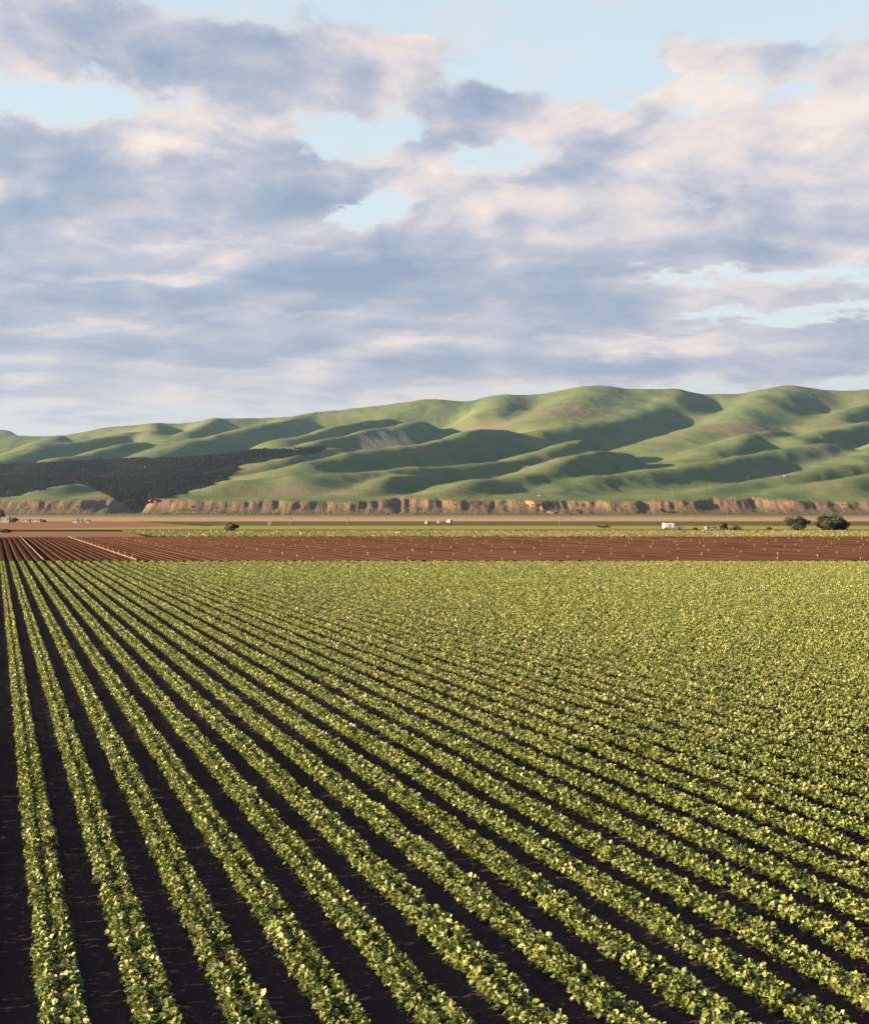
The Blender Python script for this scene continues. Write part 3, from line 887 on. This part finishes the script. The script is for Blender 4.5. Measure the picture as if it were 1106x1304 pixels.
# ------------------------------------------------------------------ irrigation pipes with sprinkler risers on the brown field
mb = MB()
mb.tube((0, 0, 0), (0, 0, 0.50), 0.035, 0.03, 6)
mb.tube((0, 0, 0.50), (0, 0, 0.58), 0.05, 0.07, 6)
mb.tube((0, 0, 0.58), (0, 0, 0.66), 0.075, 0.03, 6)
mb.tube((-0.11, 0, 0.60), (0.11, 0, 0.63), 0.03, 0.025, 6)
proto_riser = None
STEP_X = 10.9
n_pipe = 0
ordn = ['first', 'second', 'third', 'fourth', 'fifth', 'sixth', 'seventh', 'eighth', 'ninth', 'tenth', 'eleventh', 'twelfth', 'thirteenth', 'fourteenth', 'fifteenth', 'sixteenth', 'seventeenth', 'eighteenth']
for i in range(18):
    X0 = 5.6 + i * STEP_X
    ya = max(END_Y + 1.5, X0 / (0.3087 + 0.33))
    yb = BROWN_Y - 2
    if ya > yb - 8: continue
    root = empty('irrigation_pipe', (SLOPE * ya + X0, ya, 0.24 if i < 2 else 0.0))
    lab = ('long bare tan irrigation pipe along the brown field, leftmost of the pipes' if i == 0 else
           'irrigation pipe with cream risers on the brown field, %s pipe from the left' % ordn[i])
    tag(root, lab, 'irrigation pipe', 'irrigation pipes on the brown field')
    mb2 = MB()
    segs = int((yb - ya) / 9.0)
    for s_ in range(segs):
        a = ya + (yb - ya) * s_ / segs; c = ya + (yb - ya) * (s_ + 1) / segs
        w0, w1 = random.uniform(-.04, .04), random.uniform(-.04, .04)
        mb2.tube((SLOPE * (a - ya) + w0, a - ya, 0.09), (SLOPE * (c - ya) + w1, c - ya - 0.1, 0.09), 0.03 if i > 1 else 0.055, None, 6)
        mb2.tube((SLOPE * (c - ya) + w1, c - ya - 0.3, 0.09), (SLOPE * (c - ya) + w1, c - ya, 0.09), 0.04 if i > 1 else 0.075, None, 6)
    mb2.build('pipe', M_TAN if i < 2 else M_PIPE, root)
    if i == 0: continue
    yr = ya + random.uniform(0.5, 6)
    while yr < yb:
        if proto_riser is None:
            r = mb.build('sprinkler_riser', M_CREAM, root); proto_riser = r
        else:
            r = proto_riser.copy(); COL.objects.link(r); r.parent = root
        r.location = (SLOPE * (yr - ya) + random.uniform(-.05, .05), yr - ya, 0.1)
        r.rotation_euler = (random.uniform(-.06, .06), random.uniform(-.06, .06), random.uniform(0, 3))
        sc = random.uniform(0.5, 0.7)
        r.scale = (sc, sc, sc)
        yr += 9.1

# piles of pipe at the far edge of the brown field
def pipe_pile(px, w, label):
    y = BROWN_Y + 1.2
    root = empty('pipe_pile', ((px - 553) / 1811.0 * y, y, 0.0))
    tag(root, label, 'pipe pile', 'pipe piles at the far edge of the brown field')
    mb = MB()
    for lay in range(3):
        for q in range(5 - lay):
            yy = (q - (4 - lay) / 2) * 0.16
            mb.tube((-w / 2 + random.uniform(-.2, .2), yy, 0.09 + lay * 0.14), (w / 2 + random.uniform(-.2, .2), yy, 0.09 + lay * 0.14), 0.078, None, 8)
    mb.build('pipes', M_TAN, root)


pipe_pile(832, 3.6, 'tan pipe pile beyond the brown field, straight below the white trailer')
pipe_pile(881, 1.6, 'short tan pipe pile beyond the brown field, left of the low white shed')
pipe_pile(934, 1.8, 'short tan pipe pile beyond the brown field, below the scrubby bush')
pipe_pile(996, 3.4, 'tan pipe pile beyond the brown field, below the round olive tree')
pipe_pile(688, 3.8, 'long tan pipe pile beyond the brown field, leftmost of the piles')

# ------------------------------------------------------------------ trees and bushes
def tree(name, loc, h, w, label, cat, lobes=9, n=2600, trunk_h=0.2, leaf=0.30, mat=None, group=None, seed=0, trunk=True):
    rng = np.random.default_rng(seed)
    root = empty(name, loc)
    tag(root, label, cat, group)
    if trunk:
        mb = MB()
        th = h * trunk_h
        mb.tube((0, 0, -0.1), (0.02 * w, 0, th), 0.035 * w, 0.028 * w, 8)
        for i in range(6):
            a = i * 1.05 + rng.uniform(-.3, .3)
            p1 = (0.02 * w + 0.20 * w * math.cos(a), 0.20 * w * math.sin(a), th + 0.28 * h)
            mb.tube((0.02 * w, 0, th * 0.93), p1, 0.022 * w, 0.012 * w, 6)
            for j in range(2):
                b_ = a + rng.uniform(-.8, .8)
                mb.tube(p1, (p1[0] + 0.17 * w * math.cos(b_), p1[1] + 0.17 * w * math.sin(b_), p1[2] + rng.uniform(.05, .25) * h), 0.011 * w, 0.005 * w, 5)
        mb.build('trunk', M_BARK, root)
    # crown: leaf clumps on and inside several uneven lobes
    cs = []
    for i in range(lobes):
        a = 2 * math.pi * i / lobes * 1.618 * 2 + rng.uniform(-.4, .4)
        r = w * 0.5 * rng.uniform(0.25, 0.68)
        cs.append((r * math.cos(a), r * math.sin(a) * 0.9, h * rng.uniform(0.26, 0.76) * (1 - 0.5 * (r / (0.5 * w)) ** 3), w * rng.uniform(0.14, 0.24), h * rng.uniform(0.18, 0.30)))
    cs.append((0.03 * w, 0, h * 0.66, w * 0.26, h * 0.33))
    V = []; base = 0; LO = []; SZ = []; TI = []
    per = n // len(cs)
    for (x, y, z, rx, rz_) in cs:
        d = rng.normal(0, 1, (per, 3)); d /= np.linalg.norm(d, axis=1)[:, None]
        rad = rng.uniform(0.45, 1.06, per) ** 0.6
        c = np.stack([x + d[:, 0] * rx * rad, y + d[:, 1] * rx * rad, z + d[:, 2] * rz_ * rad], -1)
        c[:, 2] = np.maximum(c[:, 2], 0.04 * h + rng.uniform(0, 0.1 * h, per))
        e1 = rng.normal(0, 1, (per, 3)); e1 /= np.linalg.norm(e1, axis=1)[:, None]
        e2 = np.cross(e1, d); e2 /= np.linalg.norm(e2, axis=1)[:, None] + 1e-6
        s = leaf * rng.uniform(0.6, 1.4, per)
        q = LEAF4
        vv = c[:, None] + e1[:, None] * ((q[None, :, 0:1] - 0.5) * s[:, None, None]) + e2[:, None] * (q[None, :, 1:2] * s[:, None, None]) + d[:, None] * (q[None, :, 2:3] * s[:, None, None] * 2)
        lp = np.array([0, 1, 2, 0, 2, 3])
        LO.append((lp[None] + (np.arange(per) * 4)[:, None]).ravel() + base)
        SZ.append(np.full(per * 2, 3)); TI.append(np.repeat(np.clip(rng.normal(0.45, 0.2, per) + 0.15 * d[:, 2] * 0, 0, 1), 4))
        V.append(vv.reshape(-1, 3)); base += per * 4
    link_mesh('crown', np_mesh('crown', np.concatenate(V), np.concatenate(LO), np.concatenate(SZ), {'tint': np.concatenate(TI)}), mat or M_OAK, root)
    return root


def flat(px, py):
    """point of the valley floor seen at a photo pixel"""
    d = CAM_Z * 1811.0 / (py - 652)
    return ((px - 553) / 1811.0 * d, d, 0.0)


def px_m(py):
    return CAM_Z / (py - 652)       # metres per photo pixel on the floor there


tree('round_tree', flat(1014, 676.5), 21 * px_m(676.5), 34 * px_m(676.5), 'round olive green tree with see-through crown, beside the wide dark tree', 'tree', 13, 2600, 0.22, 0.40, seed=3)
tree('wide_tree', flat(1061, 676.5), 22.5 * px_m(676.5), 46 * px_m(676.5), 'wide dense dark tree at the field edge, largest of the trees', 'tree', 20, 7600, 0.16, 0.40, seed=8)
tree('bush', flat(294, 678), 13 * px_m(678), 21 * px_m(678), 'lone dark green bush on the left half of the far fields', 'bush', 8, 1500, 0.1, 0.26, seed=12)
tree('bush', flat(921, 675), 9.5 * px_m(675), 15 * px_m(675), 'small dark round bush just right of the low white shed', 'bush', 6, 900, 0.1, 0.3, seed=15)
tree('bush', flat(936, 677), 9 * px_m(677), 20 * px_m(677), 'low scrubby brown green bush between the small dark bush and the trees', 'bush', 6, 420, 0.1, 0.3, seed=17)
tree('bush', flat(979, 676), 8 * px_m(676), 9 * px_m(676), 'thin pale sapling left of the round olive tree', 'bush', 5, 160, 0.3, 0.26, seed=18)
tree('bush', flat(885, 676), 5 * px_m(676), 9 * px_m(676), 'tiny bush between the white trailer and the low white shed', 'bush', 5, 250, 0.1, 0.25, seed=19)
tree('bush', flat(548, 676), 2.6 * px_m(676), 6 * px_m(676), 'tiny dark bush on the dark track near the middle of the far fields', 'bush', 5, 200, 0.1, 0.2, seed=20)
tree('bush', flat(6, 678.5), 5 * px_m(678.5), 22 * px_m(678.5), 'low green bush at the left edge beside the brown field', 'bush', 8, 900, 0.05, 0.25, seed=22)
tree('tall_tree', flat(0, 664), 17 * px_m(664), 13 * px_m(664), 'tall dark tree at the left edge behind the sheds', 'tree', 8, 1600, 0.2, 0.6, seed=24)
tree('bush', flat(18, 665.5), 6.5 * px_m(665.5), 13 * px_m(665.5), 'dark rounded bush between the pale sheds at the left edge', 'bush', 7, 900, 0.1, 0.5, seed=25)
tree('bush', flat(55, 665), 3.4 * px_m(665), 9 * px_m(665), 'small dark bush right of the long pale shed', 'bush', 5, 350, 0.1, 0.4, seed=26)
tree('bush', flat(768, 673), 5 * px_m(673), 22 * px_m(673), 'sparse olive bush left of the white trailer', 'bush', 7, 420, 0.1, 0.35, seed=27)
for (px, py, hh, ww, lab, sd_) in ((738, 657, 8, 12, 'dark shrub at the cliff foot right of the orange track cut', 31), (812, 659, 5, 6, 'small dark shrub at the cliff foot straight above the white trailer', 32),
                                 (843, 653, 6, 9, 'dark green shrub on the lower cliff above the white trailer', 33), (708, 655, 4, 9, 'low shrub below the end of the orange track cut', 34)):
    x, y, z = hit(px, py) if py < 656 else (lambda q: (q[0], q[1], float(ground_z(np.array(q[0]), np.array(q[1])))))(((px - 553) / 1811.0 * 2470, 2470))
    tree('shrub', (x, y, z), hh * y / 1811.0, ww * y / 1811.0, lab, 'shrub', 6, 260, 0.1, 1.5, seed=sd_)
x, y, z = hit(787, 601)
tree('cypress', (x, y, z), 10.5 * y / 1811.0, 3.6 * y / 1811.0, 'slim dark cypress alone on a green spur', 'tree', 6, 260, 0.1, 1.6, seed=36)

# ------------------------------------------------------------------ trailer, vans, sheds
def wheels(root, pts, r=0.45, w=0.25):
    for (x, y) in pts:
        mb = MB(); mb.tube((x, y - w / 2, r), (x, y + w / 2, r), r, None, 14)
        ty = mb.build('wheel', M_DARK, root)
        mb = MB(); mb.tube((x, y - w / 2 - 0.02, r), (x, y + w / 2 + 0.02, r), r * 0.5, None, 10)
        mb.build('rim', M_GREY, ty)


def trailer(loc):
    root = empty('box_trailer', loc, math.radians(6))
    tag(root, 'bright white box trailer parked at the far field edge, larger of the white boxes', 'trailer')
    mb = MB(); mb.box(-1.75, 1.75, -1.15, 1.15, 0.55, 2.15, 0.06); mb.build('body', M_WHITE, root)
    mb = MB()
    mb.box(-1.8, 5.2, -0.9, 0.9, 0.40, 0.545)
    for x in (2.4, 3.6, 4.8): mb.tube((x, -0.85, 0.54), (x, -0.85, 1.15), 0.05); mb.tube((x, 0.85, 0.54), (x, 0.85, 1.15), 0.05)
    mb.box(1.9, 5.2, -0.9, -0.8, 1.15, 1.5); mb.box(1.9, 5.2, 0.8, 0.9, 1.15, 1.5)
    mb.build('flatbed', M_GREY, root)
    mb = MB(); mb.box(-1.60, -0.1, -1.19, -1.152, 0.7, 2.0); mb.build('door', M_WHITE, root)
    wheels(root, [(-0.9, -0.95), (-0.9, 0.95), (3.9, -0.95), (3.9, 0.95)], 0.38)


trailer(flat(851, 674.3))


def van(loc, rz, label, s=1.0):
    root = empty('parked_van', loc, rz)
    root.scale = (s * .8, s * .8, s * .8)
    tag(root, label, 'van', 'white vans on the valley road')
    mb = MB()
    mb.prism([(-2.4, 0.35), (2.35, 0.35), (2.5, 0.75), (2.35, 1.1), (1.75, 1.25), (1.15, 2.0), (-2.3, 2.1), (-2.45, 1.9)], -0.95, 0.95)
    mb.build('body', M_PALE, root)
    mb = MB(); mb.prism([(1.72, 1.27), (1.78, 1.27), (1.2, 1.97), (1.15, 1.97)], -0.8, 0.8); mb.build('windscreen', M_DARK, root)
    for s_ in (-1, 1):
        mb = MB(); mb.box(s_ * 0.955 - 0.012, s_ * 0.955 + 0.012, 0.3, 1.25, 1.25, 1.8); mb.build('side_window', M_DARK, root)
        for y in (-1.6, 1.6):
            mb = MB(); mb.tube((s_ * 0.80, y, 0.35), (s_ * 0.98, y, 0.35), 0.36, None, 12); mb.build('wheel', M_DARK, root)
        mb = MB(); mb.box(s_ * 0.75 - 0.15, s_ * 0.75 + 0.15, 2.45, 2.52, 0.75, 0.95); mb.build('headlight', M_GREY, root)


van(flat(544, 667.8), 0.2, 'white van on the valley road, leftmost of the close trio of vans')
van(flat(559, 666.8), 0.1, 'white van on the valley road, middle of the close trio of vans', 0.9)
van(flat(572, 665.8), 0.5, 'white van on the valley road, rightmost of the close trio of vans')
van(flat(344, 669.8), 0.15, 'white van standing alone to the right of the lone dark bush')


def shed(loc, w, d, h, label, rz=0.0, group=None):
    root = empty('shed', loc, rz)
    tag(root, label, 'shed', group)
    mb = MB()
    mb.box(-w / 2, w / 2, -d / 2, d / 2, 0, h)
    mb.build('wall', M_PALE, root)
    mb = MB()
    o = 0.15
    mb.prism([(-d / 2 - o, h + 0.004), (d / 2 + o, h + 0.004), (d / 2 + o, h + 0.08), (0, h + 0.28 * d * 0.5 + 0.08), (-d / 2 - o, h + 0.08)], -w / 2 - o, w / 2 + o)
    mb.build('roof', M_ROOF, root)
    mb = MB(); mb.box(-w * 0.12, w * 0.12, -d / 2 - 0.03, -d / 2 - 0.004, 0.05, h * 0.8); mb.build('door', M_GREY, root)
    for s_ in (-1, 1):
        mb = MB(); mb.box(s_ * w * 0.33 - 0.35, s_ * w * 0.33 + 0.35, -d / 2 - 0.025, -d / 2 - 0.004, h * 0.45, h * 0.8); mb.build('window', M_DARK, root)


shed(flat(905, 674.3), 3.6, 2.0, 0.85, 'low white shed left of the small dark bush', 0.05)
shed(flat(7, 665.5), 4.6, 4.0, 2.6, 'pale shed at the left edge between the tall tree and the rounded bush')
shed(flat(33, 665.2), 4.2, 3.5, 1.5, 'low pale shed just right of the dark rounded bush at the left edge')
shed(flat(46, 665.2), 5.2, 3.5, 1.6, 'long pale shed just left of the small dark bush')
shed(flat(96, 666), 2.9, 2.6, 2.2, 'bright white shed, largest of three in a short line by the road')
shed(flat(103, 665.5), 1.3, 2.0, 1.8, 'narrow grey white shed, middle one of three in a short line by the road')
shed(flat(111.5, 666), 2.2, 2.2, 1.5, 'low white shed, right end of three in a short line by the road')
for (px, py, w, h, lab) in ((390, 577, 6, 4, 'white shed at the top end of the dark orchard'), (184, 596, 5, 6, 'pale shed among the orchard trees, highest of the three there'),
                           (105, 600, 6, 6, 'pale shed among the orchard trees straight above the cliff'), (73, 604, 5, 4, 'pale shed among the orchard trees, leftmost of the three there'),
                           (686, 632, 8, 4, 'white shed at the top of the orange track cut'), (999, 607, 6, 5, 'small white shed on the crest of the lower right spur')):
    x, y, z = hit(px, py)
    shed((x, y, z - 0.3), w * 0.7, 3, h * 0.6 + 0.3, lab)

# ------------------------------------------------------------------ poles
def pole(loc, h, label, r=0.16, grp='utility poles across the valley'):
    root = empty('utility_pole', loc)
    tag(root, label, 'utility pole', grp)
    mb = MB(); mb.tube((0, 0, -0.5), (0, 0, h), r, r * 0.7, 8); mb.build('post', M_WOOD, root)
    mb = MB(); mb.box(-1.3, 1.3, r + 0.005, r + 0.14, h - 0.75, h - 0.58); mb.build('crossarm', M_WOOD, root)
    for x in (-1.15, -0.45, 0.45, 1.15):
        mb = MB(); mb.tube((x, r + 0.07, h - 0.578), (x, r + 0.07, h - 0.38), 0.06, 0.04, 6); mb.build('insulator', M_GREY, root)


pole(flat(369, 669), 11 * px_m(669), 'wooden utility pole right of the lone white van', 0.12)
pole(flat(442, 668.5), 10.5 * px_m(668.5), 'wooden utility pole midway between the lone white van and the van trio', 0.12)
pole(flat(712, 670), 11 * px_m(670), 'wooden utility pole below the end of the orange track cut', 0.12)
for (px, py, hh, lab) in ((856, 633.5, 11, 'tall pole on the shaded hill slope, leftmost of three climbing the spur'), (904, 624, 10, 'tall pole on the shaded hill slope, middle of three climbing the spur'),
                         (952, 612.5, 8, 'tall pole on the hill, uppermost of three climbing the spur'), (661.5, 634, 8, 'tall pole at the cliff top left of the orange track cut'), (695.5, 627, 5, 'short pole on the hill above the orange track cut')):
    x, y, z = hit(px, py)
    pole((x, y, z), hh * y / 1811.0, lab, 0.26, 'poles on the hills')

# ------------------------------------------------------------------ haze in the valley air
HAZE = 3.3e-5
hm = bpy.data.materials.new('haze')
hm.use_nodes = True
hn = hm.node_tree
for n in list(hn.nodes):
    if n.type == 'BSDF_PRINCIPLED': hn.nodes.remove(n)
pvn = hn.nodes.new('ShaderNodeVolumePrincipled')
pvn.inputs['Color'].default_value = (0.52, 0.76, 1.0, 1)
pvn.inputs['Density'].default_value = HAZE
pvn.inputs['Anisotropy'].default_value = 0.7
hn.links.new(pvn.outputs[0], hn.nodes['Material Output'].inputs['Volume'])
mb = MB(); mb.box(-12500, 12500, -3500, 12500, -3.1, 640)
tag(mb.build('haze', hm), 'thin pale haze in the valley air', None, None, 'stuff')
